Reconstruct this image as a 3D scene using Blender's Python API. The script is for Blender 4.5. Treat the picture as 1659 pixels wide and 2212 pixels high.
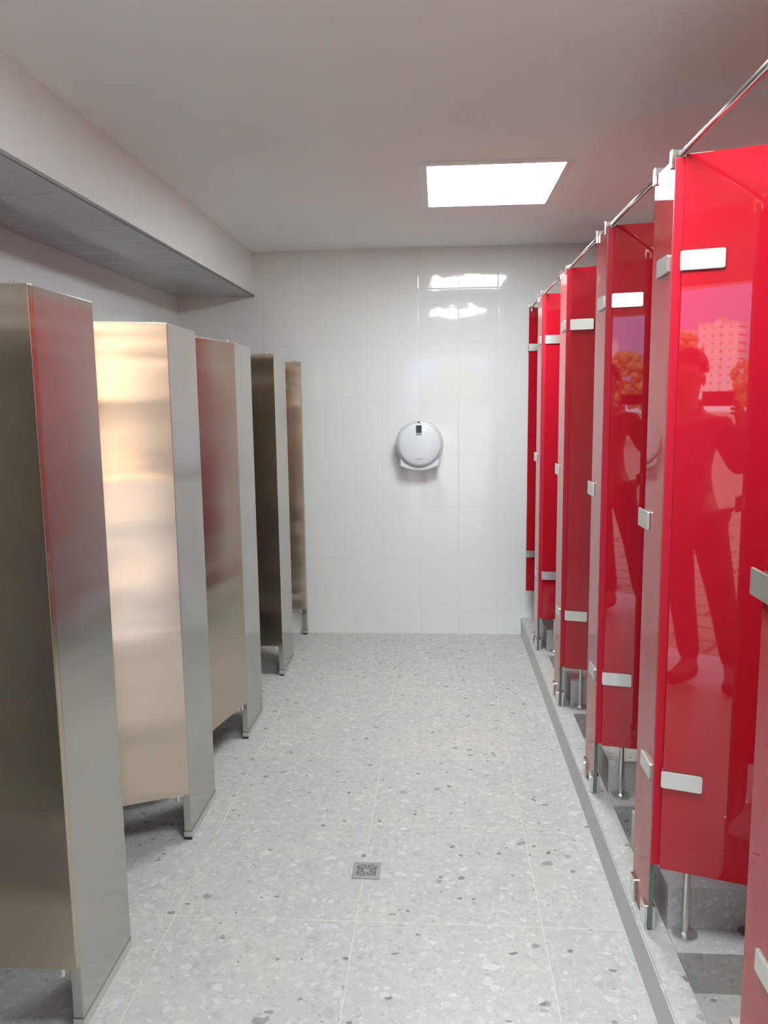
import bpy, bmesh, math, random
from mathutils import Vector, Matrix, noise

# ------------------------------------------------------------------ camera, world, light
for o in list(bpy.data.objects):
    bpy.data.objects.remove(o, do_unlink=True)
SC = bpy.context.scene
COL = SC.collection
random.seed(7)

cam_d = bpy.data.cameras.new('camera')
cam_d.sensor_fit = 'HORIZONTAL'
cam_d.sensor_width = 36.0
cam_d.lens = 36.0 * 1720.26 / 1659.0
cam_d.clip_start = 0.02
cam_d.clip_end = 2000
cam = bpy.data.objects.new('camera', cam_d)
COL.objects.link(cam)
_r = Vector((0.99762833, 0.06767462, -0.01256418))
_u = Vector((0.0031492, 0.13746816, 0.99050118))
_f = Vector((-0.06875897, 0.98819161, -0.13692901))
M4 = Matrix.Identity(4)
for i in range(3):
    M4[i][0] = _r[i]; M4[i][1] = _u[i]; M4[i][2] = -_f[i]
M4[0][3], M4[1][3], M4[2][3] = 0.0, 0.0, 1.55
cam.matrix_world = M4
SC.camera = cam

W = bpy.data.worlds.new('sky')
SC.world = W
W.use_nodes = True
bg = W.node_tree.nodes['Background']
SKY_STRENGTH = 4.8
bg.inputs['Strength'].default_value = SKY_STRENGTH
wn, wl = W.node_tree.nodes, W.node_tree.links
tc = wn.new('ShaderNodeTexCoord')
nz = wn.new('ShaderNodeTexNoise'); nz.inputs['Scale'].default_value = 2.5; nz.inputs['Detail'].default_value = 6
mp = wn.new('ShaderNodeMapping'); mp.inputs['Scale'].default_value = (1, 1, 3.5)
cr = wn.new('ShaderNodeValToRGB')
cr.color_ramp.elements[0].position = 0.35; cr.color_ramp.elements[0].color = (0.55, 0.68, 0.90, 1)
cr.color_ramp.elements[1].position = 0.62; cr.color_ramp.elements[1].color = (0.95, 0.96, 1.0, 1)
wl.new(tc.outputs['Generated'], mp.inputs['Vector']); wl.new(mp.outputs[0], nz.inputs['Vector'])
wl.new(nz.outputs['Fac'], cr.inputs['Fac']); wl.new(cr.outputs[0], bg.inputs['Color'])

LAMP_STRENGTH = 22.0
sun_d = bpy.data.lights.new('sun', 'SUN'); sun_d.energy = 2.7; sun_d.angle = math.radians(3); sun_d.color = (1.0, 0.90, 0.76)
sun = bpy.data.objects.new('sun', sun_d); COL.objects.link(sun)
sun.rotation_euler = (math.radians(-48), 0, math.radians(14))     # shines from behind the building out over the square
SC.view_settings.view_transform = 'Standard'
SC.view_settings.look = 'None'
SC.view_settings.exposure = 0.65
SC.view_settings.gamma = 1.0
SC.view_settings.use_curve_mapping = False
SC.cycles.use_denoising = True
SC.cycles.max_bounces = 10
SC.cycles.diffuse_bounces = 5
SC.cycles.glossy_bounces = 6
SC.cycles.sample_clamp_indirect = 6.0
SC.cycles.caustics_reflective = False
SC.cycles.blur_glossy = 0.5

# ------------------------------------------------------------------ measured layout (metres)
X_LEFTWALL, X_RIGHTWALL = -1.683, 1.78
Y_BACK, Y_FRONT = 5.215, -0.50
Z_CEIL = 2.512
X_SOF, Z_SOF = -1.186, 2.236
TILE, TX0, TY0 = 0.557, -0.8105, 2.1973
WALLW, WALLH, WX0, WZ0 = 0.2522, 0.3496, 0.1283, 0.1603
X_CURB0, X_CURB1, Z_CURB = 0.543, 0.617, 0.115
X_L = -0.89
X_R = 0.563

# ------------------------------------------------------------------ node helper
class NT:
    def __init__(self, name):
        self.m = bpy.data.materials.new(name); self.m.use_nodes = True
        self.t = self.m.node_tree; self.n = self.t.nodes; self.l = self.t.links
        self.b = self.n['Principled BSDF']
    def new(self, typ, **kw):
        nd = self.n.new(typ)
        for k, v in kw.items():
            setattr(nd, k, v)
        return nd
    def link(self, a, b): self.l.new(a, b)
    def val(self, sock, v):
        if isinstance(v, bpy.types.NodeSocket): self.link(v, sock)
        else: sock.default_value = v
    def math(self, op, a, b=0.0, c=None, clamp=False):
        nd = self.new('ShaderNodeMath', operation=op); nd.use_clamp = clamp
        self.val(nd.inputs[0], a); self.val(nd.inputs[1], b)
        if c is not None: self.val(nd.inputs[2], c)
        return nd.outputs[0]
    def mix(self, fac, a, b):
        nd = self.new('ShaderNodeMix', data_type='RGBA')
        self.val(nd.inputs[0], fac)
        for s, v in ((nd.inputs[6], a), (nd.inputs[7], b)):
            if isinstance(v, tuple): v = (*v, 1.0) if len(v) == 3 else v
            self.val(s, v)
        return nd.outputs[2]
    def pos(self):
        g = self.new('ShaderNodeNewGeometry')
        return g.outputs['Position']
    def noise(self, vec, scale, detail=3.0, rough=0.5, out='Fac'):
        nd = self.new('ShaderNodeTexNoise'); self.link(vec, nd.inputs['Vector'])
        nd.inputs['Scale'].default_value = scale; nd.inputs['Detail'].default_value = detail
        nd.inputs['Roughness'].default_value = rough
        return nd.outputs[out]
    def bump(self, h, strength, dist, normal=None):
        nd = self.new('ShaderNodeBump'); self.link(h, nd.inputs['Height'])
        nd.inputs['Strength'].default_value = strength; nd.inputs['Distance'].default_value = dist
        if normal is not None: self.link(normal, nd.inputs['Normal'])
        return nd.outputs[0]
    def set(self, **kw):
        for k, v in kw.items():
            k = k.replace('_', ' ')
            if isinstance(v, tuple) and len(v) == 3: v = (*v, 1.0)
            self.val(self.b.inputs[k], v)
        return self

def simple(name, col, rough=0.5, metal=0.0, **kw):
    t = NT(name)
    t.set(Base_Color=col, Roughness=rough, Metallic=metal)
    p = t.pos()
    nf = t.noise(p, 35.0, 2.0)
    t.link(t.math('MULTIPLY_ADD', nf, 0.08, rough - 0.04), t.b.inputs['Roughness'])
    for k, v in kw.items(): t.set(**{k: v})
    return t.m

def terrazzo(name, grout, seed=(0, 0, 0), tint=1.0):
    t = NT(name)
    p = t.pos()
    mp_ = t.new('ShaderNodeMapping'); t.link(p, mp_.inputs['Vector']); mp_.inputs['Location'].default_value = seed
    warp = t.noise(mp_.outputs[0], 14.0, 3.0, 0.6, 'Color')
    add = t.new('ShaderNodeVectorMath', operation='MULTIPLY_ADD')
    t.link(warp, add.inputs[0]); add.inputs[1].default_value = (0.055,) * 3; t.link(mp_.outputs[0], add.inputs[2])
    v = add.outputs[0]
    # every tile carries its own cut of stone: shift the pattern per tile
    sep = t.new('ShaderNodeSeparateXYZ'); t.link(p, sep.inputs[0])
    tx = t.math('DIVIDE', t.math('SUBTRACT', sep.outputs[0], TX0), TILE)
    ty = t.math('DIVIDE', t.math('SUBTRACT', sep.outputs[1], TY0), TILE)
    if grout:
        cid = t.new('ShaderNodeCombineXYZ')
        t.link(t.math('FLOOR', tx), cid.inputs[0]); t.link(t.math('FLOOR', ty), cid.inputs[1])
        off = t.new('ShaderNodeVectorMath', operation='MULTIPLY_ADD')
        t.link(cid.outputs[0], off.inputs[0]); off.inputs[1].default_value = (3.7, 5.3, 0); t.link(v, off.inputs[2])
        v = off.outputs[0]
    big = t.noise(v, 2.2, 4.0, 0.6)
    med = t.noise(v, 9.0, 4.0, 0.65)
    c = t.mix(big, (0.555 * tint, 0.545 * tint, 0.52 * tint), (0.47 * tint, 0.475 * tint, 0.46 * tint))
    r_ = t.new('ShaderNodeMapRange'); t.link(med, r_.inputs[0]); r_.inputs[1].default_value = 0.42; r_.inputs[2].default_value = 0.68
    c = t.mix(t.math('MULTIPLY', r_.outputs[0], 0.75), c, (0.46 * tint, 0.47 * tint, 0.46 * tint))
    warmn = t.noise(v, 1.3, 2.0)
    r2 = t.new('ShaderNodeMapRange'); t.link(warmn, r2.inputs[0]); r2.inputs[1].default_value = 0.5; r2.inputs[2].default_value = 0.7
    c = t.mix(t.math('MULTIPLY', r2.outputs[0], 0.45), c, (0.60 * tint, 0.565 * tint, 0.52 * tint))
    def chips(c, scale, rmin, size, col, amt, shift, stretch=(1, 1, 1)):
        m = t.new('ShaderNodeMapping'); t.link(v, m.inputs['Vector']); m.inputs['Location'].default_value = (shift, shift * 1.7, 0)
        m.inputs['Scale'].default_value = stretch
        vo = t.new('ShaderNodeTexVoronoi', feature='F1'); t.link(m.outputs[0], vo.inputs['Vector'])
        vo.inputs['Scale'].default_value = scale; vo.inputs['Randomness'].default_value = 1.0
        s = t.new('ShaderNodeSeparateColor'); t.link(vo.outputs['Color'], s.inputs[0])
        sel = t.math('GREATER_THAN', s.outputs[0], rmin)
        rad = t.math('MULTIPLY_ADD', s.outputs[1], size * 0.7, size * 0.3)
        ins = t.new('ShaderNodeMapRange'); t.link(t.math('SUBTRACT', rad, vo.outputs['Distance']), ins.inputs[0])
        ins.inputs[1].default_value = 0.0; ins.inputs[2].default_value = 0.07
        k = t.math('MULTIPLY', sel, ins.outputs[0])
        k = t.math('MULTIPLY', k, t.math('MULTIPLY_ADD', s.outputs[2], amt * 0.6, amt * 0.4))
        return t.mix(k, c, col)
    c = chips(c, 30, 0.40, 0.46, (0.62 * tint, 0.61 * tint, 0.585 * tint), 0.85, 3.1)
    c = chips(c, 22, 0.55, 0.44, (0.41 * tint, 0.41 * tint, 0.395 * tint), 0.75, 5.9, (1.4, 1, 1))
    c = chips(c, 18, 0.74, 0.40, (0.70 * tint, 0.69 * tint, 0.665 * tint), 0.85, 9.4, (1, 1.6, 1))
    c = chips(c, 60, 0.55, 0.42, (0.38 * tint, 0.375 * tint, 0.36 * tint), 0.8, 1.9)
    c = chips(c, 48, 0.65, 0.42, (0.70 * tint, 0.68 * tint, 0.65 * tint), 0.8, 6.6)
    fm = t.noise(v, 42.0, 5.0, 0.7)
    f1 = t.new('ShaderNodeMapRange'); t.link(fm, f1.inputs[0]); f1.inputs[1].default_value = 0.50; f1.inputs[2].default_value = 0.66; f1.inputs[4].default_value = 0.45
    c = t.mix(f1.outputs[0], c, (0.68 * tint, 0.665 * tint, 0.635 * tint))
    f2 = t.new('ShaderNodeMapRange'); t.link(t.noise(v, 27.0, 5.0, 0.7), f2.inputs[0]); f2.inputs[1].default_value = 0.52; f2.inputs[2].default_value = 0.70; f2.inputs[4].default_value = 0.5
    c = t.mix(f2.outputs[0], c, (0.37 * tint, 0.37 * tint, 0.36 * tint))
    c = chips(c, 14, 0.83, 0.29, (0.17 * tint, 0.165 * tint, 0.155 * tint), 0.95, 7.7, (1, 1.3, 1))
    c = chips(c, 30, 0.84, 0.38, (0.18 * tint, 0.175 * tint, 0.165 * tint), 0.95, 2.7, (1, 1.3, 1))
    if grout:
        def edge(q):
            fr = t.math('FRACT', q)
            return t.math('MINIMUM', fr, t.math('SUBTRACT', 1.0, fr))
        dmin = t.math('MINIMUM', edge(tx), edge(ty))
        g = t.new('ShaderNodeMapRange'); t.link(dmin, g.inputs[0])
        g.inputs[1].default_value = 0.0018; g.inputs[2].default_value = 0.0038; g.inputs[3].default_value = 1.0; g.inputs[4].default_value = 0.0
        gn = t.new('ShaderNodeMapRange'); t.link(t.noise(p, 2.3, 2.0), gn.inputs[0]); gn.inputs[1].default_value = 0.38; gn.inputs[2].default_value = 0.6; gn.inputs[3].default_value = 0.5; gn.inputs[4].default_value = 0.9
        c = t.mix(t.math('MULTIPLY', g.outputs[0], gn.outputs[0]), c, (0.72, 0.67, 0.59))
        t.link(t.math('MULTIPLY_ADD', g.outputs[0], 0.3, 0.42), t.b.inputs['Roughness'])
    else:
        t.set(Roughness=0.48)
    t.link(c, t.b.inputs['Base Color'])
    t.set(IOR=1.45)
    return t.m

def wall_tile(name, axis, col=(0.82, 0.835, 0.825), u0=WX0, z0=WZ0, uw=WALLW, zh=WALLH, hline=True):
    """axis: 0 -> wall runs along X, 1 -> wall runs along Y; glazed white tile, fine joints"""
    t = NT(name)
    p = t.pos()
    sep = t.new('ShaderNodeSeparateXYZ'); t.link(p, sep.inputs[0])
    u = t.math('DIVIDE', t.math('SUBTRACT', sep.outputs[axis], u0), uw)
    w = t.math('DIVIDE', t.math('SUBTRACT', sep.outputs[2], z0), zh)
    def edge(q, size):
        fr = t.math('FRACT', q)
        return t.math('MULTIPLY', t.math('MINIMUM', fr, t.math('SUBTRACT', 1.0, fr)), size)
    e = edge(u, uw)
    if hline: e = t.math('MINIMUM', e, edge(w, zh))
    g = t.new('ShaderNodeMapRange'); t.link(e, g.inputs[0])
    g.inputs[1].default_value = 0.0006; g.inputs[2].default_value = 0.0020; g.inputs[3].default_value = 1.0; g.inputs[4].default_value = 0.0
    c = t.mix(t.math('MULTIPLY', g.outputs[0], 0.5), col, (0.62, 0.62, 0.60))
    t.link(c, t.b.inputs['Base Color'])
    t.link(t.math('MULTIPLY_ADD', g.outputs[0], 0.4, 0.06), t.b.inputs['Roughness'])
    # pillowed edge + faint glaze waviness + a slightly different lean per tile
    pil = t.new('ShaderNodeMapRange'); t.link(e, pil.inputs[0]); pil.inputs[1].default_value = 0.0; pil.inputs[2].default_value = 0.006
    pil.interpolation_type = 'SMOOTHSTEP'
    nb = t.bump(pil.outputs[0], 0.35, 0.0009)
    wav = t.noise(p, 11.0, 1.0)
    nb = t.bump(wav, 0.28, 0.0030, nb)
    cid = t.new('ShaderNodeCombineXYZ')
    t.link(t.math('FLOOR', u), cid.inputs[0]); t.link(t.math('FLOOR', w), cid.inputs[1])
    wn_ = t.new('ShaderNodeTexWhiteNoise', noise_dimensions='3D'); t.link(cid.outputs[0], wn_.inputs['Vector'])
    sb = t.new('ShaderNodeVectorMath', operation='SUBTRACT'); t.link(wn_.outputs['Color'], sb.inputs[0]); sb.inputs[1].default_value = (0.5,) * 3
    ad = t.new('ShaderNodeVectorMath', operation='MULTIPLY_ADD'); t.link(sb.outputs[0], ad.inputs[0]); ad.inputs[1].default_value = (0.007,) * 3
    t.link(nb, ad.inputs[2])
    no = t.new('ShaderNodeVectorMath', operation='NORMALIZE'); t.link(ad.outputs[0], no.inputs[0])
    t.link(no.outputs[0], t.b.inputs['Normal'])
    t.set(IOR=1.6)
    return t.m

def steel(name, col, rough, aniso, wave=0.0015, smudge=0.06):
    t = NT(name)
    p = t.pos()
    t.set(Metallic=1.0, Anisotropic=aniso)
    tg = t.new('ShaderNodeTangent', direction_type='RADIAL', axis='Z'); t.link(tg.outputs[0], t.b.inputs['Tangent'])
    m = t.new('ShaderNodeMapping'); t.link(p, m.inputs['Vector']); m.inputs['Scale'].default_value = (5, 5, 260)
    grain = t.noise(m.outputs[0], 1.0, 2.0)
    sm = t.noise(p, 3.5, 2.0, 0.5)
    rr = t.math('ADD', t.math('MULTIPLY_ADD', grain, 0.02, rough - 0.02), t.math('MULTIPLY', sm, smudge))
    t.link(rr, t.b.inputs['Roughness'])
    dk = tuple(x * 0.90 for x in col)
    t.link(t.mix(t.math('MULTIPLY', sm, 0.7), col, dk), t.b.inputs['Base Color'])
    lo = t.noise(p, 1.7, 1.0)
    mb = t.new('ShaderNodeMapping'); t.link(p, mb.inputs['Vector']); mb.inputs['Scale'].default_value = (0.7, 0.7, 5.5)
    roll = t.noise(mb.outputs[0], 1.0, 1.0)     # sheet metal ripples running across the panel
    t.link(t.bump(roll, 0.6, wave * 9, t.bump(lo, 0.6, wave * 8)), t.b.inputs['Normal'])
    return t.m

MAT = {}
MAT['floor'] = terrazzo('terrazzo_floor_tile', True)
MAT['stone'] = terrazzo('terrazzo_stone', False, (2.3, 1.1, 0.7), 0.97)
MAT['stone_side'] = simple('curb_side_stone', (0.62, 0.62, 0.59), 0.55)
MAT['tile_x'] = wall_tile('glazed_wall_tile_back', 0)
MAT['tile_y'] = wall_tile('glazed_wall_tile_side', 1, u0=0.0)
MAT['tile_sof'] = wall_tile('glazed_soffit_tile', 1, u0=1.545, hline=False)
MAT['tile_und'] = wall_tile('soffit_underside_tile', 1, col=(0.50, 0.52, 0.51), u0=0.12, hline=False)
def plaster():
    t = NT('ceiling_plaster'); p = t.pos()
    n = t.noise(p, 0.8, 3.0)
    t.link(t.mix(n, (0.92, 0.925, 0.90), (0.90, 0.905, 0.885)), t.b.inputs['Base Color'])
    t.link(t.bump(t.noise(p, 120.0, 2.0), 0.15, 0.001), t.b.inputs['Normal'])
    t.set(Roughness=0.75)
    return t.m
MAT['ceiling'] = plaster()
MAT['steel_pil'] = steel('brushed_stainless_pilaster', (0.53, 0.525, 0.50), 0.19, 0.75)
MAT['steel_door'] = steel('brushed_stainless_door', (0.57, 0.485, 0.41), 0.14, 0.8, wave=0.002)
MAT['chrome'] = simple('polished_steel_fittings', (0.74, 0.74, 0.71), 0.20, 1.0)
MAT['satin'] = simple('satin_steel_fittings', (0.68, 0.69, 0.64), 0.34, 1.0)
MAT['rubber'] = simple('black_rubber', (0.02, 0.02, 0.02), 0.6)
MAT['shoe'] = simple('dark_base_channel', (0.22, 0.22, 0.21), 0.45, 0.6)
def redglass():
    t = NT('red_back_painted_glass'); p = t.pos()
    n = t.noise(p, 2.0, 2.0)
    t.link(t.mix(n, (0.46, 0.010, 0.024), (0.435, 0.008, 0.020)), t.b.inputs['Base Color'])
    t.set(Roughness=0.02, IOR=1.52)
    return t.m
MAT['red'] = redglass()
MAT['red_edge'] = simple('red_edge_strip', (0.50, 0.010, 0.03), 0.35)
MAT['glass_edge'] = simple('green_glass_edge', (0.10, 0.17, 0.13), 0.15)
MAT['plastic'] = simple('white_glossy_plastic', (0.74, 0.78, 0.82), 0.12)
MAT['plastic_rim'] = simple('pale_grey_plastic_rim', (0.62, 0.64, 0.65), 0.2)
MAT['window_dark'] = simple('smoked_dispenser_window', (0.06, 0.065, 0.065), 0.1)
MAT['window_light'] = simple('grey_dispenser_window_strip', (0.36, 0.38, 0.38), 0.25)
MAT['mark'] = simple('grey_print', (0.35, 0.36, 0.38), 0.4)
MAT['paper'] = simple('white_tissue', (0.8, 0.79, 0.77), 0.9)
MAT['drain'] = simple('drain_steel', (0.40, 0.40, 0.385), 0.45, 0.85)
MAT['drain_dark'] = simple('drain_pit', (0.02, 0.02, 0.02), 0.8)
MAT['white_frame'] = simple('lamp_frame_white', (0.85, 0.85, 0.85), 0.4)
def emis(name, col, s):
    t = NT(name); t.set(Base_Color=(0.8, 0.8, 0.8)); t.set(Emission_Color=col, Emission_Strength=s); return t.m
MAT['lamp'] = emis('lit_panel_diffuser', (0.91, 1.0, 0.985), LAMP_STRENGTH)

# ------------------------------------------------------------------ mesh helpers
def mesh_obj(name, bm, mats, parent=None, smooth=False, loc=None):
    me = bpy.data.meshes.new(name)
    bmesh.ops.recalc_face_normals(bm, faces=bm.faces)
    bm.to_mesh(me); bm.free()
    if not isinstance(mats, (list, tuple)): mats = [mats]
    for m in mats: me.materials.append(m)
    if smooth:
        for p in me.polygons: p.use_smooth = True
    o = bpy.data.objects.new(name, me)
    COL.objects.link(o)
    if parent is not None: o.parent = parent
    if loc: o.location = loc
    return o

def box(bm, x0, x1, y0, y1, z0, z1, bev=0.0, mat=0, seg=2):
    vs = [bm.verts.new((x, y, z)) for x in (x0, x1) for y in (y0, y1) for z in (z0, z1)]
    fi = [(0, 1, 3, 2), (4, 6, 7, 5), (0, 4, 5, 1), (2, 3, 7, 6), (0, 2, 6, 4), (1, 5, 7, 3)]
    fs = [bm.faces.new([vs[i] for i in f]) for f in fi]
    for f in fs: f.material_index = mat
    if bev > 0:
        es = set(e for f in fs for e in f.edges)
        bmesh.ops.bevel(bm, geom=list(es), offset=bev, segments=seg, affect='EDGES', profile=0.6)
    return fs

def cyl(bm, c, r, h, axis='Z', seg=24, r2=None, mat=0):
    rot = {'Z': Matrix.Identity(4), 'X': Matrix.Rotation(math.pi / 2, 4, 'Y'), 'Y': Matrix.Rotation(math.pi / 2, 4, 'X')}[axis]
    res = bmesh.ops.create_cone(bm, cap_ends=True, segments=seg, radius1=r, radius2=r if r2 is None else r2, depth=h, matrix=Matrix.Translation(c) @ rot)
    for v in res['verts']:
        for f in v.link_faces: f.material_index = mat

def rounded_plate(bm, axis, c, w, h, t, r, bev=0.0012):
    """plate with rounded corners; axis = thin axis ('X' or 'Y'); w along the other horizontal axis, h along Z"""
    pts = []
    for cx, cz, a0 in ((w / 2 - r, h / 2 - r, 0), (-w / 2 + r, h / 2 - r, 90), (-w / 2 + r, -h / 2 + r, 180), (w / 2 - r, -h / 2 + r, 270)):
        for k in range(5):
            a = math.radians(a0 + k * 22.5); pts.append((cx + r * math.cos(a), cz + r * math.sin(a)))
    def P(u, z, d):
        return (c[0] + (d if axis == 'X' else u), c[1] + (u if axis == 'X' else d), c[2] + z)
    f = [bm.verts.new(P(u, z, -t / 2)) for u, z in pts]; b = [bm.verts.new(P(u, z, t / 2)) for u, z in pts]
    fa = bm.faces.new(f); fb = bm.faces.new(list(reversed(b)))
    n = len(pts)
    for i in range(n): bm.faces.new((f[i], b[i], b[(i + 1) % n], f[(i + 1) % n]))
    es = set(fa.edges) | set(fb.edges)
    bmesh.ops.bevel(bm, geom=list(es), offset=bev, segments=2, affect='EDGES')

def empty(name, loc, label, cat, group=None, rz=0.0):
    o = bpy.data.objects.new(name, None); COL.objects.link(o)
    o.empty_display_size = 0.1
    o.location = loc; o.rotation_euler = (0, 0, rz)
    tag(o, label, cat, group)
    return o

def tag(o, label, cat, group=None, kind=None):
    o['label'] = label; o['category'] = cat
    if group: o['group'] = group
    if kind: o['kind'] = kind
    return o

def struct(name, bm, mats, label=None, cat=None):
    o = mesh_obj(name, bm, mats)
    o['kind'] = 'structure'
    if label: o['label'] = label
    if cat: o['category'] = cat
    return o

# ------------------------------------------------------------------ room shell
T = 0.15
bm = bmesh.new(); box(bm, X_LEFTWALL, X_CURB0, Y_FRONT - 0.35, Y_BACK, -0.12, 0.0)
struct('floor', bm, MAT['floor'], 'grey terrazzo tiled floor of the aisle with pale grout lines', 'floor')
bm = bmesh.new(); box(bm, X_LEFTWALL - T, X_RIGHTWALL + T, Y_FRONT - 0.2, Y_BACK + T, Z_CEIL, Z_CEIL + 0.12)
struct('ceiling', bm, MAT['ceiling'], 'plain off-white plaster ceiling over the aisle', 'ceiling')
bm = bmesh.new(); box(bm, X_LEFTWALL - T, X_RIGHTWALL + T, Y_BACK, Y_BACK + T, -0.12, Z_CEIL)
struct('wall_back', bm, MAT['tile_x'], 'glossy white tiled end wall behind the round dispenser', 'wall')
bm = bmesh.new(); box(bm, X_LEFTWALL - T, X_LEFTWALL, Y_FRONT - 0.2, Y_BACK, -0.12, Z_CEIL)
struct('wall_left', bm, MAT['tile_y'], 'white tiled wall behind the steel cubicles', 'wall')
bm = bmesh.new(); box(bm, X_RIGHTWALL, X_RIGHTWALL + T, Y_FRONT - 0.2, Y_BACK, -0.12, Z_CEIL)
struct('wall_right', bm, MAT['tile_y'], 'white tiled wall behind the red cubicles', 'wall')
OX0, OX1, OZ = -0.46, 0.86, 2.16
bm = bmesh.new()
box(bm, X_LEFTWALL, OX0, Y_FRONT - 0.2, Y_FRONT, 0.0, Z_CEIL)
box(bm, OX1, X_RIGHTWALL, Y_FRONT - 0.2, Y_FRONT, 0.0, Z_CEIL)
box(bm, OX0, OX1, Y_FRONT - 0.2, Y_FRONT, OZ, Z_CEIL)
struct('wall_front', bm, MAT['tile_x'], 'white tiled wall with the open entrance doorway behind the camera', 'wall')
bm = bmesh.new()
for a, b in ((OX0 - 0.05, OX0 + 0.012), (OX1 - 0.012, OX1 + 0.05)): box(bm, a, b, Y_FRONT, Y_FRONT + 0.015, 0.0, OZ + 0.05, 0.002)
box(bm, OX0 + 0.012, OX1 - 0.012, Y_FRONT, Y_FRONT + 0.015, OZ - 0.012, OZ + 0.05, 0.002)
struct('trim_1', bm, MAT['satin'], 'steel trim around the open entrance doorway', 'door trim')

# dropped beam above the left row: tiled face, darker underside, metal corner bead
bm = bmesh.new()
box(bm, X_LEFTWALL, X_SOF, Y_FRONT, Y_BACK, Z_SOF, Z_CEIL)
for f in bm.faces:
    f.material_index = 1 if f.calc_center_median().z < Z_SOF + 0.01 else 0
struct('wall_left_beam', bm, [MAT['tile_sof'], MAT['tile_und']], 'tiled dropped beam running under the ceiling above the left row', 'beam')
bm = bmesh.new(); box(bm, X_SOF - 0.004, X_SOF + 0.003, Y_FRONT, Y_BACK, Z_SOF - 0.004, Z_SOF + 0.008, 0.001)
struct('trim_2', bm, MAT['shoe'], 'thin dark metal bead on the lower edge of the beam', 'trim')

# kerb under the red row + stall floors
bm = bmesh.new()
box(bm, X_CURB0, X_CURB1, Y_FRONT, Y_BACK, -0.12, Z_CURB, 0.0)
for f in bm.faces:
    c = f.calc_center_median()
    f.material_index = 1 if c.x < X_CURB0 + 0.001 else 0
bmesh.ops.bevel(bm, geom=[e for e in bm.edges if all(v.co.z > 0 for v in e.verts) and abs(e.verts[0].co.x - e.verts[1].co.x) < 1e-4 and abs(e.verts[0].co.y - e.verts[1].co.y) > 1], offset=0.004, segments=2, affect='EDGES')
struct('trim_3', bm, [MAT['stone'], MAT['stone_side']], 'low terrazzo kerb carrying the red glass panels', 'kerb')

PITCH_R = 0.822
YN_R = [2.035 + PITCH_R * k for k in range(-1, 4)]      # near edges of the right pilasters E, D, C, B, A
YN_R = [1.225, 2.035, 2.800, 3.645, 4.490]
PW_R = 0.172
bm = bmesh.new()
box(bm, X_CURB1, X_RIGHTWALL, Y_FRONT, Y_BACK, -0.12, 0.0)
for yn in [0.40] + YN_R:
    box(bm, X_CURB1, X_RIGHTWALL, yn - 0.085, yn + 0.010, 0.0, Z_CURB, 0.0)
    box(bm, X_CURB1, X_RIGHTWALL, yn + 0.010, min(yn + (0.36 if yn < 2 else 0.42) if yn < 4 else 9, Y_BACK), 0.0, 0.238, 0.0)
struct('floor_stalls', bm, MAT['stone'], 'stepped terrazzo floor inside the red cubicles', 'floor')

# ------------------------------------------------------------------ ceiling lamps
def ceiling_lamp(x0, x1, y0, y1, label):
    t = empty('ceiling_lamp', ((x0 + x1) / 2, (y0 + y1) / 2, Z_CEIL), label, 'ceiling light', 'square lit panels in the ceiling')
    hx, hy = (x1 - x0) / 2, (y1 - y0) / 2
    m = 0.034
    bm = bmesh.new()
    box(bm, -hx, hx, -hy, -hy + m, -0.010, 0, 0.002); box(bm, -hx, hx, hy - m, hy, -0.010, 0, 0.002)
    box(bm, -hx, -hx + m, -hy + m, hy - m, -0.010, 0, 0.002); box(bm, hx - m, hx, -hy + m, hy - m, -0.010, 0, 0.002)
    fr = mesh_obj('frame', bm, MAT['white_frame'], t)
    bm = bmesh.new(); box(bm, -hx + m, hx - m, -hy + m, hy - m, -0.006, 0.0)
    df = mesh_obj('diffuser', bm, MAT['lamp'], t); df['label'] = 'glowing white diffuser'
    return t
ceiling_lamp(-0.079, 0.556, 3.398, 4.150, 'glowing white rectangular light panel set in the ceiling near the end wall')
ceiling_lamp(-0.079, 0.556, 0.98, 1.73, 'second ceiling light panel above the camera, seen mirrored in the end wall')

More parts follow.
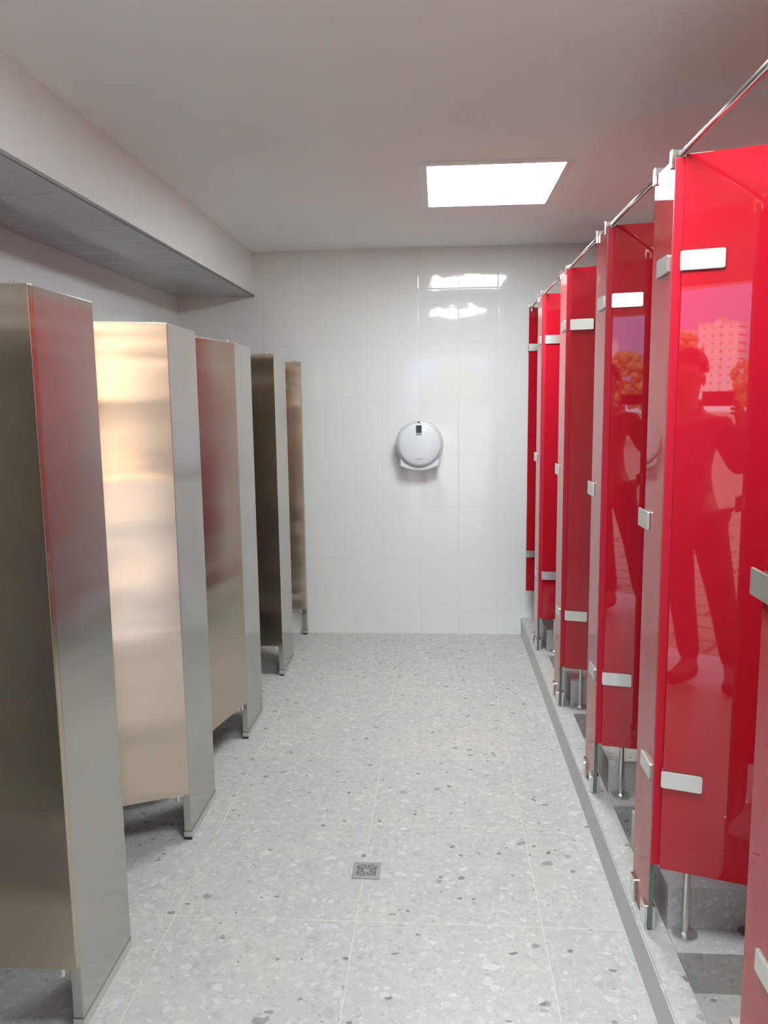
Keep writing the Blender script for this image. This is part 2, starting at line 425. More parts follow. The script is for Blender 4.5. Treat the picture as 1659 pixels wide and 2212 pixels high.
# ------------------------------------------------------------------ left row: stainless cubicles
YN_L = [0.878, 1.744, 2.622, 3.487, 4.352, 5.170]
PW_L = 0.308
ZT_L, ZB_L = 1.815, 0.182
PT_L = 0.026
def steel_cubicle(i, yn, pw, swing, label, door=True, partition=True):
    t = empty('steel_cubicle', (X_L, yn, 0), label, 'toilet cubicle', 'stainless steel cubicles on the left')
    # pilaster: folded sheet box, standing on a dark base channel
    bm = bmesh.new(); box(bm, -PT_L, 0, 0, pw, 0.030, ZT_L, 0.0015)
    pil = mesh_obj('pilaster', bm, MAT['steel_pil'], t)
    bm = bmesh.new()
    box(bm, -PT_L - 0.0015, 0.0012, -0.001, pw + 0.001, 0.0, 0.0305, 0.0008)
    bc = mesh_obj('base_channel', bm, MAT['satin'], pil); bc['label'] = 'grey metal base channel'
    bm = bmesh.new(); box(bm, -PT_L - 0.0005, 0.0004, -0.0018, pw, 0.0, 0.010)
    mesh_obj('base_seal', bm, MAT['rubber'], pil)
    bm = bmesh.new(); box(bm, -PT_L - 0.0018, 0.0016, -0.0016, pw, 0.0290, 0.0320)  # dark bar, stands in for the shade in the gap above the channel
    mesh_obj('shadow_gap_bar', bm, MAT['shoe'], pil)
    if door:
        L = 0.86 - PW_L - 0.004 if pw > 0.1 else 0.50
        # pivot just in front of the near edge; the leaf overlaps the edge a little
        bm = bmesh.new()
        box(bm, -L + 0.010, 0.010, -0.0105, 0.0105, ZB_L, ZT_L - 0.002, 0.0015)
        dr = mesh_obj('door', bm, MAT['steel_door'], t)
        dr.location = (-0.008, -0.0135, 0.0)
        dr.rotation_euler = (0, 0, math.radians(swing))
        # folded rim along the top
        bm = bmesh.new(); box(bm, -L + 0.012, 0.0095, -0.0115, 0.0115, ZT_L - 0.004, ZT_L, 0.0006)
        rim = mesh_obj('top_rim', bm, MAT['satin'], dr)
        for z, h in ((ZT_L + 0.003, 0.010), (ZB_L - 0.012, 0.024)):
            bm = bmesh.new()
            cyl(bm, (-0.030, 0, z), 0.006, h, seg=14)
            box(bm, -0.055, -0.010, -0.007, 0.007, z - h * 0.5 + (0.0 if z > 1 else h - 0.004), z - h * 0.5 + (0.004 if z > 1 else h), 0.0008)
            mesh_obj('pivot_hinge', bm, MAT['chrome'], dr)
    if partition:
        bm = bmesh.new(); box(bm, X_LEFTWALL - X_L + 0.001, -PT_L - 0.001, pw * 0.5 - 0.0125, pw * 0.5 + 0.0125, ZB_L, ZT_L - 0.001, 0.0015)
        mesh_obj('partition', bm, MAT['steel_pil'], t)
    return t
steel_cubicle(0, YN_L[0], PW_L, 0, 'steel cubicle front beside the camera, out of frame on the left')
steel_cubicle(1, YN_L[1], PW_L, 0, 'steel cubicle nearest the camera, dark open door cut by the left photo edge')
steel_cubicle(2, YN_L[2], PW_L, 25, 'steel cubicle with the bright peach-gold half-open door')
steel_cubicle(3, YN_L[3], PW_L, 78, 'steel cubicle with the almost closed pinkish grey door behind the peach one')
steel_cubicle(4, YN_L[4], PW_L, 0, 'steel cubicle with the dark brown-grey wide open door')
steel_cubicle(5, YN_L[5], Y_BACK - YN_L[5] - 0.004, 5, 'narrow last steel cubicle front against the white end wall', partition=False)

# ------------------------------------------------------------------ right row: red glass cubicles
ZT_R, ZD_R = 2.118, 0.312
GT = 0.012
def hinge_plate(parent, axis, c, w, name='hinge_plate', h=0.044):
    bm = bmesh.new(); rounded_plate(bm, axis, c, w, h, 0.007, 0.005)
    return mesh_obj(name, bm, MAT['satin'], parent)

def header_rail(y0, y1, label, end_wall=False):
    """tube over one door opening, clipped to the panel corners"""
    t = empty('header_rail', (X_R + 0.016, (y0 + y1) / 2, ZT_R), label, 'rail', 'steel rails over the red doors')
    h = (y1 - y0) / 2
    bm = bmesh.new(); cyl(bm, (0, 0, 0.009), 0.0072, 2 * h, 'Y', 20)
    for f in bm.faces: f.smooth = len(f.verts) == 4
    mesh_obj('tube', bm, MAT['chrome'], t)
    for y in (-h, h):
        bm = bmesh.new()
        box(bm, -0.023, 0.010, y - 0.009, y + 0.009, -0.0005, 0.019, 0.002)
        box(bm, -0.023, -0.0165, y - 0.009, y + 0.009, -0.024, 0.002, 0.001)
        box(bm, -0.0035, 0.003, y - 0.009, y + 0.009, -0.024, 0.002, 0.001)
        mesh_obj('clamp', bm, MAT['chrome'], t)
    return t

def red_cubicle(yn, swing, label, full=True, door=True):
    t = empty('red_glass_cubicle', (X_R, yn, Z_CURB), label, 'toilet cubicle', 'red glass cubicles on the right')
    zc = -Z_CURB
    # pilaster
    bm = bmesh.new(); box(bm, 0, GT, 0, PW_R, 0.004, ZT_R + zc, 0.001)
    for f in bm.faces:
        if abs(f.normal.y) > 0.9: f.material_index = 1
    bm.normal_update()
    for f in bm.faces:
        f.material_index = 1 if abs(f.normal.x) < 0.5 else 0
    pil = mesh_obj('pilaster', bm, [MAT['red'], MAT['glass_edge']], t)
    bm = bmesh.new(); box(bm, 0.0005, GT + 0.012, -0.006, -0.0002, ZD_R + zc, ZT_R + zc - 0.003, 0.001)  # red strip paints the door's reflection onto the green glass edge
    es = mesh_obj('edge_reflection', bm, MAT['red_edge'], pil)
    for z in (1.875 + zc, 0.565 + zc):
        hinge_plate(pil, 'X', (-0.0035, 0.058, z), 0.098)
        hinge_plate(pil, 'X', (GT + 0.0035, 0.058, z), 0.098)
    # strike plate on the far edge
    bm = bmesh.new(); rounded_plate(bm, 'X', (-0.004, PW_R - 0.008, 1.225 + zc), 0.100, 0.050, 0.006, 0.003)
    box(bm, -0.004, GT + 0.004, PW_R + 0.002, PW_R + 0.012, 1.205 + zc, 1.245 + zc, 0.001)
    st = mesh_obj('strike_plate', bm, MAT['satin'], pil)
    for y in (0.026, PW_R - 0.026):
        bm = bmesh.new()
        rounded_plate(bm, 'X', (-0.0045, y, 0.036), 0.046, 0.066, 0.008, 0.004)
        cyl(bm, (-0.010, y, 0.050), 0.005, 0.004, 'X', 14)
        rounded_plate(bm, 'X', (GT + 0.0045, y, 0.036), 0.046, 0.066, 0.008, 0.004)
        box(bm, -0.008, GT + 0.008, y - 0.022, y + 0.022, 0.0, 0.005, 0.0)
        mesh_obj('floor_clamp', bm, MAT['chrome'], pil)
    if door:
        L = 0.585
        bm = bmesh.new(); box(bm, 0.0, L, -GT / 2, GT / 2, ZD_R + zc, ZT_R + zc, 0.001)
        bm.normal_update()
        for f in bm.faces: f.material_index = 1 if abs(f.normal.y) < 0.5 else 0
        dr = mesh_obj('door', bm, [MAT['red'], MAT['red_edge']], t)
        dr.location = (0.021, -0.017, 0); dr.rotation_euler = (0, 0, math.radians(-swing))
        for z in (1.875 + zc, 0.565 + zc):
            hinge_plate(dr, 'Y', (0.046, -GT / 2 - 0.0035, z), 0.100, h=0.046)
            hinge_plate(dr, 'Y', (0.046, GT / 2 + 0.0035, z), 0.100, h=0.046)
    if full:
        bm = bmesh.new(); box(bm, 0.045, X_RIGHTWALL - X_R - 0.001, 0.018, 0.018 + GT, 0.38 + zc, ZT_R + zc, 0.001)
        pt = mesh_obj('partition', bm, MAT['red'], t)
        bm = bmesh.new(); cyl(bm, (0.096, -0.010, (0.60 + zc + 0.0) / 2), 0.0085, 0.60 + zc, seg=18)
        box(bm, 0.084, 0.108, -0.004, 0.020, 0.50 + zc, 0.56 + zc, 0.002)
        lg = mesh_obj('support_leg', bm, MAT['satin'], pt)
        bm = bmesh.new(); cyl(bm, (0.096, -0.010, 0.003), 0.033, 0.006, seg=28)
        cyl(bm, (0.096, -0.010, 0.008), 0.016, 0.006, seg=20, r2=0.011)
        lg2 = mesh_obj('leg_flange', bm, MAT['satin'], pt)
    return t

def far_edge(i): return YN_R[i] + PW_R
labs = ['red glass cubicle front cut off by the right photo edge, nearest the camera',
        'red glass cubicle with the biggest bright red door mirroring a standing person',
        'second red glass cubicle with a full door in view, also mirroring a person and high-rise',
        'red glass cubicle with the plain darker crimson door, third whole door from the camera',
        'red glass cubicle with the narrow bright red door, fourth whole door from the camera']
swings = [8, 18.4, 13.1, 16, 4]
for i, (yn, sw, lab) in enumerate(zip(YN_R, swings, labs)):
    red_cubicle(yn, sw, lab)

# last cubicle by the end wall: leaf hinged on the wall, no pilaster of its own
t = empty('red_glass_cubicle', (X_R, Y_BACK, Z_CURB), 'farthest red glass cubicle, thin dark red door edge against the white end wall', 'toilet cubicle', 'red glass cubicles on the right')
zc = -Z_CURB
bm = bmesh.new(); box(bm, 0.0, 0.54, -0.105, -0.105 + GT, ZD_R + zc + 0.01, ZT_R + zc, 0.001)
bm.normal_update()
for f in bm.faces: f.material_index = 1 if abs(f.normal.y) < 0.5 else 0
dr = mesh_obj('door', bm, [MAT['red'], MAT['red_edge']], t)
for z in (1.875 + zc, 0.565 + zc):
    hinge_plate(dr, 'Y', (0.050, -0.105 - 0.0035, z), 0.100)
    bm = bmesh.new(); box(bm, 0.004, 0.040, -0.0925, -0.001, z - 0.02, z + 0.02, 0.002)
    mesh_obj('wall_bracket', bm, MAT['satin'], dr)
rl = ['steel rail running from the nearest clamp up to the right photo edge',
      'steel rail above the second full red door, between its two clamps',
      'short-looking steel rail above the third whole red door',
      'small steel rail above the fourth whole red door',
      'farthest short dark steel rail reaching the end wall']
for k in range(5):
    header_rail(far_edge(k) - 0.012, (YN_R[k + 1] + 0.012) if k < 4 else Y_BACK - 0.11, rl[k])

# ------------------------------------------------------------------ round tissue dispenser
def lathe_y(bm, prof, cx, cz, seg=64, sx=1.0, sz=1.0, mat=0):
    """prof: list of (radius, y) revolved about the Y axis through (cx, cz)"""
    rings = []
    for r, y in prof:
        if r < 1e-5:
            rings.append([bm.verts.new((cx, y, cz))])
        else:
            rings.append([bm.verts.new((cx + r * sx * math.cos(2 * math.pi * k / seg), y, cz + r * sz * math.sin(2 * math.pi * k / seg))) for k in range(seg)])
    for a, b in zip(rings, rings[1:]):
        for k in range(seg):
            k2 = (k + 1) % seg
            if len(a) == 1: f = bm.faces.new((a[0], b[k], b[k2]))
            elif len(b) == 1: f = bm.faces.new((a[k], a[k2], b[0]))
            else: f = bm.faces.new((a[k], a[k2], b[k2], b[k]))
            f.material_index = mat
DX, DZ = -0.124, 1.276
disp = empty('tissue_dispenser', (DX, Y_BACK, DZ), 'round white jumbo tissue dispenser mounted on the tiled end wall', 'tissue dispenser')
bm = bmesh.new()
lathe_y(bm, [(0.0, -0.001), (0.140, -0.001), (0.146, -0.012), (0.152, -0.060), (0.153, -0.085), (0.150, -0.096), (0.143, -0.103), (0.137, -0.104), (0.0, -0.104)], 0, 0.0)
body = mesh_obj('housing', bm, MAT['plastic_rim'], disp, smooth=True)
bm = bmesh.new()
lathe_y(bm, [(0.0, -0.1045), (0.137, -0.1045), (0.1368, -0.112), (0.132, -0.119), (0.120, -0.1245), (0.09, -0.129), (0.05, -0.1315), (0.0, -0.1325)], 0, 0.0)
cov = mesh_obj('cover', bm, MAT['plastic'], disp, smooth=True)
# lower skirt: flared block with a curved bottom edge
bm = bmesh.new()
n = 18; ring = []
for yk, ins in ((-0.001, 0.006), (-0.085, 0.0), (-0.098, 0.008)):
    pts = []
    for k in range(n + 1):
        u = -1 + 2 * k / n
        pts.append((u * (0.127 - ins), yk, -0.141 - 0.029 * (1 - u * u) + ins))
    for k in range(n + 1):
        u = 1 - 2 * k / n
        pts.append((u * (0.127 - ins), yk, -0.060))
    ring.append([bm.verts.new(p) for p in pts])
for a, b in zip(ring, ring[1:]):
    m_ = len(a)
    for k in range(m_): bm.faces.new((a[k], a[(k + 1) % m_], b[(k + 1) % m_], b[k]))
bm.faces.new(ring[0]); bm.faces.new(list(reversed(ring[-1])))
mesh_obj('skirt', bm, MAT['plastic'], disp, smooth=False)
bm = bmesh.new(); box(bm, -0.018, 0.017, -0.1335, -0.118, 0.077, 0.124, 0.001)
mesh_obj('window', bm, MAT['window_dark'], cov)
bm = bmesh.new(); box(bm, -0.018, 0.017, -0.1338, -0.120, 0.061, 0.0765, 0.001)
w2 = mesh_obj('window_strip', bm, MAT['window_light'], cov)
bm = bmesh.new(); lathe_y(bm, [(0.0, -0.109), (0.008, -0.109), (0.008, -0.100)], -0.002, 0.144, 20, 1.0, 0.5)
mesh_obj('key_slot', bm, MAT['window_dark'], body)
# faint printed maker's mark: row of soft rounded strokes
bm = bmesh.new()
for k, (w_, h_) in enumerate(((0.007, 0.006), (0.006, 0.006), (0.007, 0.006), (0.006, 0.006), (0.003, 0.011), (0.006, 0.006))):
    x = -0.020 + k * 0.0078
    zc_ = -0.092 + k * 0.0009 + (0.0022 if h_ > 0.01 else 0)
    box(bm, x, x + w_, -0.1300, -0.124, zc_ - h_ / 2, zc_ - h_ / 2 + 0.0018)
    box(bm, x, x + w_, -0.1300, -0.124, zc_ + h_ / 2 - 0.0018, zc_ + h_ / 2)
    box(bm, x, x + 0.0016, -0.1300, -0.124, zc_ - h_ / 2, zc_ + h_ / 2)
mk = mesh_obj('printed_mark', bm, MAT['mark'], cov)
# twist of paper hanging below
bm = bmesh.new()
pts = [(0.047, -0.05, -0.155), (0.046, -0.05, -0.175), (0.0475, -0.052, -0.192), (0.043, -0.05, -0.212)]
for a, b, r0 in zip(pts, pts[1:], (0.0020, 0.0022, 0.0055)):
    v = Vector(b) - Vector(a); mid = (Vector(a) + Vector(b)) / 2
    bmesh.ops.create_cone(bm, cap_ends=True, segments=10, radius1=r0, radius2=r0 * (0.6 if r0 > 0.002 else 1), depth=v.length + 0.001, matrix=Matrix.Translation(mid) @ v.to_track_quat('Z', 'Y').to_matrix().to_4x4())
pp = mesh_obj('paper_tail', bm, MAT['paper'], disp)

# ------------------------------------------------------------------ floor drain
dx0, dy0, S = -0.291, 2.412, 0.093
dr_ = empty('floor_drain', (dx0 + S / 2, dy0 + S / 2, 0.0), 'small square steel drain grate set in the grey terrazzo floor', 'floor drain')
dr_.rotation_euler = (0, 0, 0)
h = S / 2
bm = bmesh.new()
for a in ((-h, h, -h, -h + 0.008), (-h, h, h - 0.008, h), (-h, -h + 0.008, -h + 0.008, h - 0.008), (h - 0.008, h, -h + 0.008, h - 0.008)):
    box(bm, *a, 0.0, 0.0035, 0.0008)
mesh_obj('frame', bm, MAT['drain'], dr_)
g = h - 0.009; N = 25; cs = 2 * g / N
def is_slot(i, j):
    x, y = i - N // 2, j - N // 2
    ax, ay = abs(x), abs(y)
    if ax >= 12 or ay >= 12: return False
    if ay < ax and ax in (4, 6, 8, 10) and ay < ax - 0: return ay != 0 or ax == 4
    if ax < ay and ay in (4, 6, 8, 10) and ax < ay - 1: return ax not in (0,) or ay == 4
    return False
bm = bmesh.new(); bd = bmesh.new()
for i in range(N):
    for j in range(N):
        if not is_slot(i, j):
            box(bm, -g + i * cs, -g + (i + 1) * cs, -g + j * cs, -g + (j + 1) * cs, 0.0010, 0.0028)
bmesh.ops.remove_doubles(bm, verts=bm.verts, dist=1e-5)
mesh_obj('grate', bm, MAT['drain'], dr_)
box(bd, -g, g, -g, g, 0.0002, 0.0009)
mesh_obj('drain_pit', bd, MAT['drain_dark'], dr_)

# ------------------------------------------------------------------ the photographer in the doorway (seen in the red doors)
MAT['skin'] = simple('skin', (0.45, 0.27, 0.19), 0.5)
MAT['hair'] = simple('black_hair', (0.012, 0.010, 0.010), 0.45)
MAT['jacket'] = simple('grey_jacket', (0.09, 0.09, 0.10), 0.8)
MAT['jeans'] = simple('dark_jeans', (0.025, 0.03, 0.045), 0.85)
MAT['boot'] = simple('dark_leather_shoe', (0.03, 0.022, 0.018), 0.5)
MAT['phone'] = simple('black_phone', (0.01, 0.01, 0.012), 0.2)

def skin_mesh(name, chains, radii, mat, parent, sub=2, root=None):
    """chains: list of lists of point names; radii/points: dict name -> (x,y,z,rx,ry)"""
    me = bpy.data.meshes.new(name)
    names = []; edges = []
    for ch in chains:
        for n_ in ch:
            if n_ not in names: names.append(n_)
        for a, b in zip(ch, ch[1:]): edges.append((names.index(a), names.index(b)))
    me.from_pydata([radii[n_][:3] for n_ in names], edges, [])
    o = bpy.data.objects.new(name, me); COL.objects.link(o); o.parent = parent
    md = o.modifiers.new('skin', 'SKIN'); md.use_smooth_shade = True
    sv = me.skin_vertices[0].data
    for i, n_ in enumerate(names):
        r_ = radii[n_]
        sv[i].radius = (r_[3], r_[4]); sv[i].use_root = (n_ == (root or names[0]))
    ss = o.modifiers.new('sub', 'SUBSURF'); ss.levels = sub; ss.render_levels = sub
    me.materials.append(mat)
    return o

def person():
    P0 = empty('person', (-0.23, -0.30, 0.0), 'person in dark clothes holding up a phone, mirrored in the red doors', 'person')
    J = {
        'pel': (0.03, 0, 0.95, 0.155, 0.115), 'wst': (0, 0.0, 1.08, 0.150, 0.11), 'chs': (0, 0.01, 1.27, 0.175, 0.12),
        'shl': (0, 0.0, 1.42, 0.13, 0.085), 'nek': (0, 0.01, 1.51, 0.055, 0.058), 'hd0': (0, 0.02, 1.57, 0.062, 0.075),
        'hd1': (0, 0.02, 1.65, 0.078, 0.095), 'hd2': (0, 0.01, 1.73, 0.070, 0.085), 'hd3': (0, 0.0, 1.775, 0.04, 0.05),
        'ls': (-0.175, 0, 1.40, 0.062, 0.06), 'le': (-0.24, 0.08, 1.15, 0.047, 0.047), 'lw': (0.02, 0.20, 1.43, 0.03, 0.03), 'lh': (0.125, 0.23, 1.50, 0.026, 0.034),
        'rs': (0.175, 0, 1.40, 0.062, 0.06), 're': (0.31, 0.07, 1.18, 0.047, 0.047), 'rw': (0.335, 0.20, 1.43, 0.03, 0.03), 'rh': (0.330, 0.23, 1.50, 0.026, 0.034),
        'lhp': (-0.05, 0, 0.88, 0.10, 0.095), 'lk': (0.015, 0.03, 0.50, 0.072, 0.064), 'la': (0.06, -0.02, 0.11, 0.050, 0.048), 'lt': (0.0, 0.12, 0.035, 0.04, 0.03),
        'rhp': (0.13, 0, 0.88, 0.10, 0.095), 'rk': (0.225, 0.02, 0.50, 0.074, 0.064), 'ra': (0.28, -0.04, 0.11, 0.050, 0.048), 'rt': (0.31, 0.10, 0.035, 0.04, 0.03),
    }
    skin_mesh('body', [['pel', 'wst', 'chs', 'shl', 'nek', 'hd0', 'hd1', 'hd2', 'hd3'], ['shl', 'ls', 'le', 'lw', 'lh'], ['shl', 'rs', 're', 'rw', 'rh'],
                       ['pel', 'lhp', 'lk', 'la', 'lt'], ['pel', 'rhp', 'rk', 'ra', 'rt']], J, MAT['skin'], P0)
    def grow(names, k, repl=None):
        d_ = {}
        for n_ in names:
            x, y, z, a, b = J[n_]
            d_[n_] = (x, y, z, a + k, b + k)
        if repl: d_.update(repl)
        return d_
    skin_mesh('jacket', [['hem', 'pel', 'wst', 'chs', 'shl'], ['shl', 'ls', 'le', 'lw'], ['shl', 'rs', 're', 'rw']],
              grow(['pel', 'wst', 'chs', 'shl', 'ls', 'le', 'lw', 'rs', 're', 'rw'], 0.014, {'hem': (0.05, 0.0, 0.84, 0.225, 0.14), 'pel': (0.04, 0, 0.95, 0.205, 0.13), 'wst': (0.0, 0, 1.08, 0.195, 0.13), 'chs': (0, 0.01, 1.27, 0.20, 0.135)}), MAT['jacket'], P0)
    skin_mesh('trousers', [['pel', 'lhp', 'lk', 'la'], ['pel', 'rhp', 'rk', 'ra']], grow(['pel', 'lhp', 'lk', 'la', 'rhp', 'rk', 'ra'], 0.010), MAT['jeans'], P0)
    for s, a, tt in (('l', 'la', 'lt'), ('r', 'ra', 'rt')):
        ax, ay = J[a][0], J[a][1]; bx, by = J[tt][0], J[tt][1]
        d_ = {'t': (ax, ay, 0.13, 0.05, 0.052), 'h': (ax, ay - 0.02, 0.050, 0.048, 0.046), 'm': ((ax + bx) / 2, (ay + by) / 2, 0.050, 0.046, 0.040), 'x': (bx, by + 0.02, 0.042, 0.044, 0.036)}
        skin_mesh('shoe', [['t', 'h', 'm', 'x']], d_, MAT['boot'], P0)
    # hair cap
    bm = bmesh.new(); bmesh.ops.create_uvsphere(bm, u_segments=32, v_segments=20, radius=1.0)
    for v in list(bm.verts):
        if v.co.z < -0.25 + (0.55 if v.co.y > 0.3 else 0): bm.verts.remove(v)
    for v in bm.verts:
        n_ = noise.noise(v.co * 4) * 0.06
        v.co = Vector((v.co.x * (0.094 + n_ * 0.1), v.co.y * (0.112 + n_ * 0.1) - 0.004, v.co.z * (0.115 + n_ * 0.1) + 1.70))
    mesh_obj('hair', bm, MAT['hair'], P0, smooth=True)
    # facial features: nose, eyes, mouth, ears
    for nm, c, s_ in (('nose', (0, 0.118, 1.635), (0.014, 0.02, 0.022)), ('ear', (-0.082, 0.015, 1.64), (0.01, 0.02, 0.03)), ('ear', (0.082, 0.015, 1.64), (0.01, 0.02, 0.03))):
        bm = bmesh.new(); r_ = bmesh.ops.create_uvsphere(bm, u_segments=12, v_segments=8, radius=1.0)
        for v in r_['verts']: v.co = Vector((v.co.x * s_[0] + c[0], v.co.y * s_[1] + c[1], v.co.z * s_[2] + c[2]))
        mesh_obj(nm, bm, MAT['skin'], P0, smooth=True)
    for sx in (-1, 1):
        bm = bmesh.new(); r_ = bmesh.ops.create_uvsphere(bm, u_segments=12, v_segments=8, radius=1.0)
        for v in r_['verts']: v.co = Vector((v.co.x * 0.013 + sx * 0.032, v.co.y * 0.008 + 0.103, v.co.z * 0.007 + 1.668))
        mesh_obj('eye', bm, MAT['hair'], P0, smooth=True)
    bm = bmesh.new(); r_ = bmesh.ops.create_uvsphere(bm, u_segments=12, v_segments=8, radius=1.0)
    for v in r_['verts']: v.co = Vector((v.co.x * 0.024, v.co.y * 0.006 + 0.105, v.co.z * 0.006 + 1.592))
    mesh_obj('mouth', bm, simple('lips', (0.30, 0.09, 0.08), 0.5), P0, smooth=True)
    # fingers wrapped behind / around the phone edges
    for side, hx in ((-1, 0.142), (1, 0.318)):
        for k in range(4):
            z = 1.475 + 0.02 * k
            ln = (0.85, 1.0, 0.95, 0.75)[k]
            sgn = -side
            d_ = {'a': (hx - 0.012 * sgn, 0.215, z - 0.01, 0.010, 0.010), 'b': (hx + 0.006 * sgn, 0.245, z, 0.009, 0.009),
                  'c': (hx + 0.026 * sgn * ln, 0.252, z + 0.003, 0.008, 0.008)}
            skin_mesh('finger', [['a', 'b', 'c']], d_, MAT['skin'], P0, sub=1)
        d_ = {'a': (hx - 0.008 * -side, 0.205, 1.485, 0.011, 0.011), 'b': (hx + 0.006 * -side, 0.212, 1.515, 0.010, 0.010), 'c': (hx + 0.014 * -side, 0.222, 1.54, 0.008, 0.008)}
        skin_mesh('thumb', [['a', 'b', 'c']], d_, MAT['skin'], P0, sub=1)
    return P0
person()
ph = empty('phone', (0.0, -0.062, 1.545), 'black phone held up by the person in the doorway', 'phone')
bm = bmesh.new(); box(bm, -0.076, 0.076, -0.004, 0.004, -0.036, 0.036, 0.003)
mesh_obj('case', bm, MAT['phone'], ph)

# ------------------------------------------------------------------ outdoors beyond the entrance (seen only as reflections)
def paving():
    t = NT('warm_paving'); p = t.pos()
    br = t.new('ShaderNodeTexBrick'); t.link(p, br.inputs['Vector'])
    br.inputs['Scale'].default_value = 1.0
    br.inputs['Color1'].default_value = (0.40, 0.34, 0.28, 1); br.inputs['Color2'].default_value = (0.34, 0.29, 0.24, 1)
    br.inputs['Mortar'].default_value = (0.16, 0.13, 0.11, 1); br.inputs['Mortar Size'].default_value = 0.02
    br.inputs['Brick Width'].default_value = 0.6; br.inputs['Row Height'].default_value = 0.3
    t.link(br.outputs['Color'], t.b.inputs['Base Color']); t.set(Roughness=0.8)
    return t.m
bm = bmesh.new(); box(bm, -60, 60, -90, Y_FRONT - 0.351, -0.2, -0.02)
struct('ground', bm, paving(), 'warm paved square outside the entrance', 'paving')
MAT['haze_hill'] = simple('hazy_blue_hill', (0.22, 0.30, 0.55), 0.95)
bm = bmesh.new()
NX = 60; top = []
for k in range(NX + 1):
    x = -420 + 840 * k / NX
    hgt = 62 + 26 * noise.noise(Vector((x * 0.006, 3.3, 0))) + 8 * noise.noise(Vector((x * 0.03, 1.3, 0)))
    row = []
    for j in range(7):
        u = j / 6
        row.append(bm.verts.new((x, -330 - 160 * u, hgt * math.sin(u * math.pi / 2) ** 0.7 - 1)))
    top.append(row)
for a, b in zip(top, top[1:]):
    for j in range(6): bm.faces.new((a[j], a[j + 1], b[j + 1], b[j]))
struct('hill', bm, MAT['haze_hill'], 'hazy mountain far beyond the square', 'hill')

def tower_mat():
    t = NT('tower_facade'); p = t.pos()
    br = t.new('ShaderNodeTexBrick'); 
    m = t.new('ShaderNodeMapping'); t.link(p, m.inputs['Vector']); m.inputs['Rotation'].default_value = (math.pi / 2, 0, 0)
    t.link(m.outputs[0], br.inputs['Vector']); br.offset = 0.0
    br.inputs['Color1'].default_value = (0.10, 0.12, 0.15, 1); br.inputs['Color2'].default_value = (0.13, 0.15, 0.18, 1)
    br.inputs['Mortar'].default_value = (0.72, 0.70, 0.68, 1); br.inputs['Mortar Size'].default_value = 1.0
    br.inputs['Scale'].default_value = 1.0; br.inputs['Brick Width'].default_value = 2.6; br.inputs['Row Height'].default_value = 2.4
    t.link(br.outputs['Color'], t.b.inputs['Base Color']); t.set(Roughness=0.6)
    return t.m
MAT['tower'] = tower_mat()
MAT['tower_cap'] = simple('tower_roof', (0.55, 0.54, 0.53), 0.8)
for x, y, w_, hh, lab in ((-83, -255, 12, 24, 'pale apartment tower left of the taller pair outdoors'), (-101, -265, 15, 23, 'broad pale apartment tower outdoors'),
                          (-122, -270, 10, 19, 'short pale apartment tower outdoors'), (-70, -260, 9, 20, 'lowest pale apartment tower outdoors')):
    t = empty('apartment_tower', (x, y, -0.02), lab, 'building', 'towers beyond the square')
    bm = bmesh.new(); box(bm, -w_ / 2, w_ / 2, -4, 4, 0, hh); box(bm, -1.0, 1.0, 3.5, 4.4, 0, hh + 0.8)
    mesh_obj('walls', bm, MAT['tower'], t)
    bm = bmesh.new(); box(bm, -w_ / 2 - 0.3, w_ / 2 + 0.3, -4.3, 4.3, hh, hh + 0.5); box(bm, -1.5, 1.5, -1.5, 1.5, hh + 0.5, hh + 2.0)
    mesh_obj('roof', bm, MAT['tower_cap'], t)
MAT['leaf'] = simple('dark_foliage', (0.46, 0.36, 0.10), 0.8)
MAT['bark'] = simple('bark', (0.12, 0.09, 0.06), 0.9)
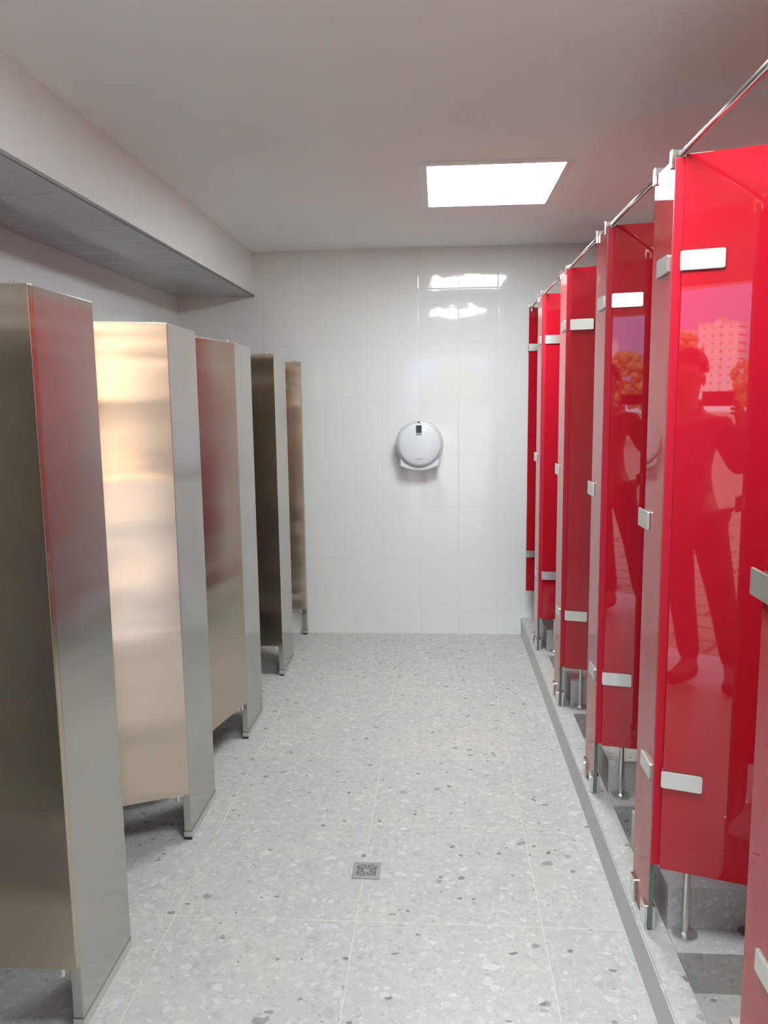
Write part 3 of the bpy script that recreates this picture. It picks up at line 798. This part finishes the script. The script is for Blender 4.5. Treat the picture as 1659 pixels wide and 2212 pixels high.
def tree(x, y, hgt, r, lab, seed):
    rnd = random.Random(seed)
    t = empty('tree', (x, y, -0.02), lab, 'tree', 'trees across the square')
    bm = bmesh.new(); cyl(bm, (0, 0, hgt * 0.3), 0.16, hgt * 0.6, seg=10, r2=0.09)
    mesh_obj('trunk', bm, MAT['bark'], t)
    bm = bmesh.new()
    for k in range(420):
        a = rnd.uniform(0, 6.283); e = rnd.uniform(-0.7, 1.57); q = rnd.uniform(0.55, 1.0) * r
        c = Vector((q * math.cos(e) * math.cos(a), q * math.cos(e) * math.sin(a), hgt * 0.62 + q * 0.8 * math.sin(e)))
        s = rnd.uniform(0.10, 0.22) * r * 0.5
        res = bmesh.ops.create_icosphere(bm, subdivisions=1, radius=s, matrix=Matrix.Translation(c) @ Matrix.Rotation(rnd.uniform(0, 3), 4, 'X'))
        for v in res['verts']: v.co += Vector((rnd.uniform(-1, 1), rnd.uniform(-1, 1), rnd.uniform(-1, 1))) * s * 0.4
    mesh_obj('crown', bm, MAT['leaf'], t)
tree(-9.0, -21, 4.1, 1.7, 'round tree nearest the entrance across the square', 1)
tree(-12.6, -25, 3.6, 1.7, 'round tree behind the nearest one', 2)
tree(-5.6, -23, 3.1, 1.5, 'tree to the right of the nearest one', 3)
tree(-16.0, -27, 3.6, 1.9, 'taller tree at the left of the group', 4)
tree(1.0, -25, 3.2, 1.8, 'tree opposite the entrance', 5)

# unseen ochre building, added to tint the reflection in the half-open steel door
MAT['ochre'] = simple('warm_ochre_render', (0.86, 0.66, 0.44), 0.85)
MAT['shutter'] = simple('brown_window_glass', (0.10, 0.07, 0.05), 0.3)
t = empty('reflector_building', (8.5, -15.0, -0.02), 'unseen ochre building added to give the half-open steel door its peach reflection', 'building')
bm = bmesh.new(); box(bm, -6.5, 6.5, -3, 3, 0, 6.2)
mesh_obj('walls', bm, MAT['ochre'], t)
bm = bmesh.new(); box(bm, -6.9, 6.9, -3.3, 3.4, 6.2, 6.55, 0.03)
mesh_obj('roof', bm, MAT['tower_cap'], t)
for k in range(5):  # brown panes added to put a darker band into that reflection
    bm = bmesh.new(); box(bm, -5.9 + 2.5 * k, -4.1 + 2.5 * k, 2.98, 3.04, 0.75, 2.05, 0.01)
    mesh_obj('window', bm, MAT['shutter'], t)
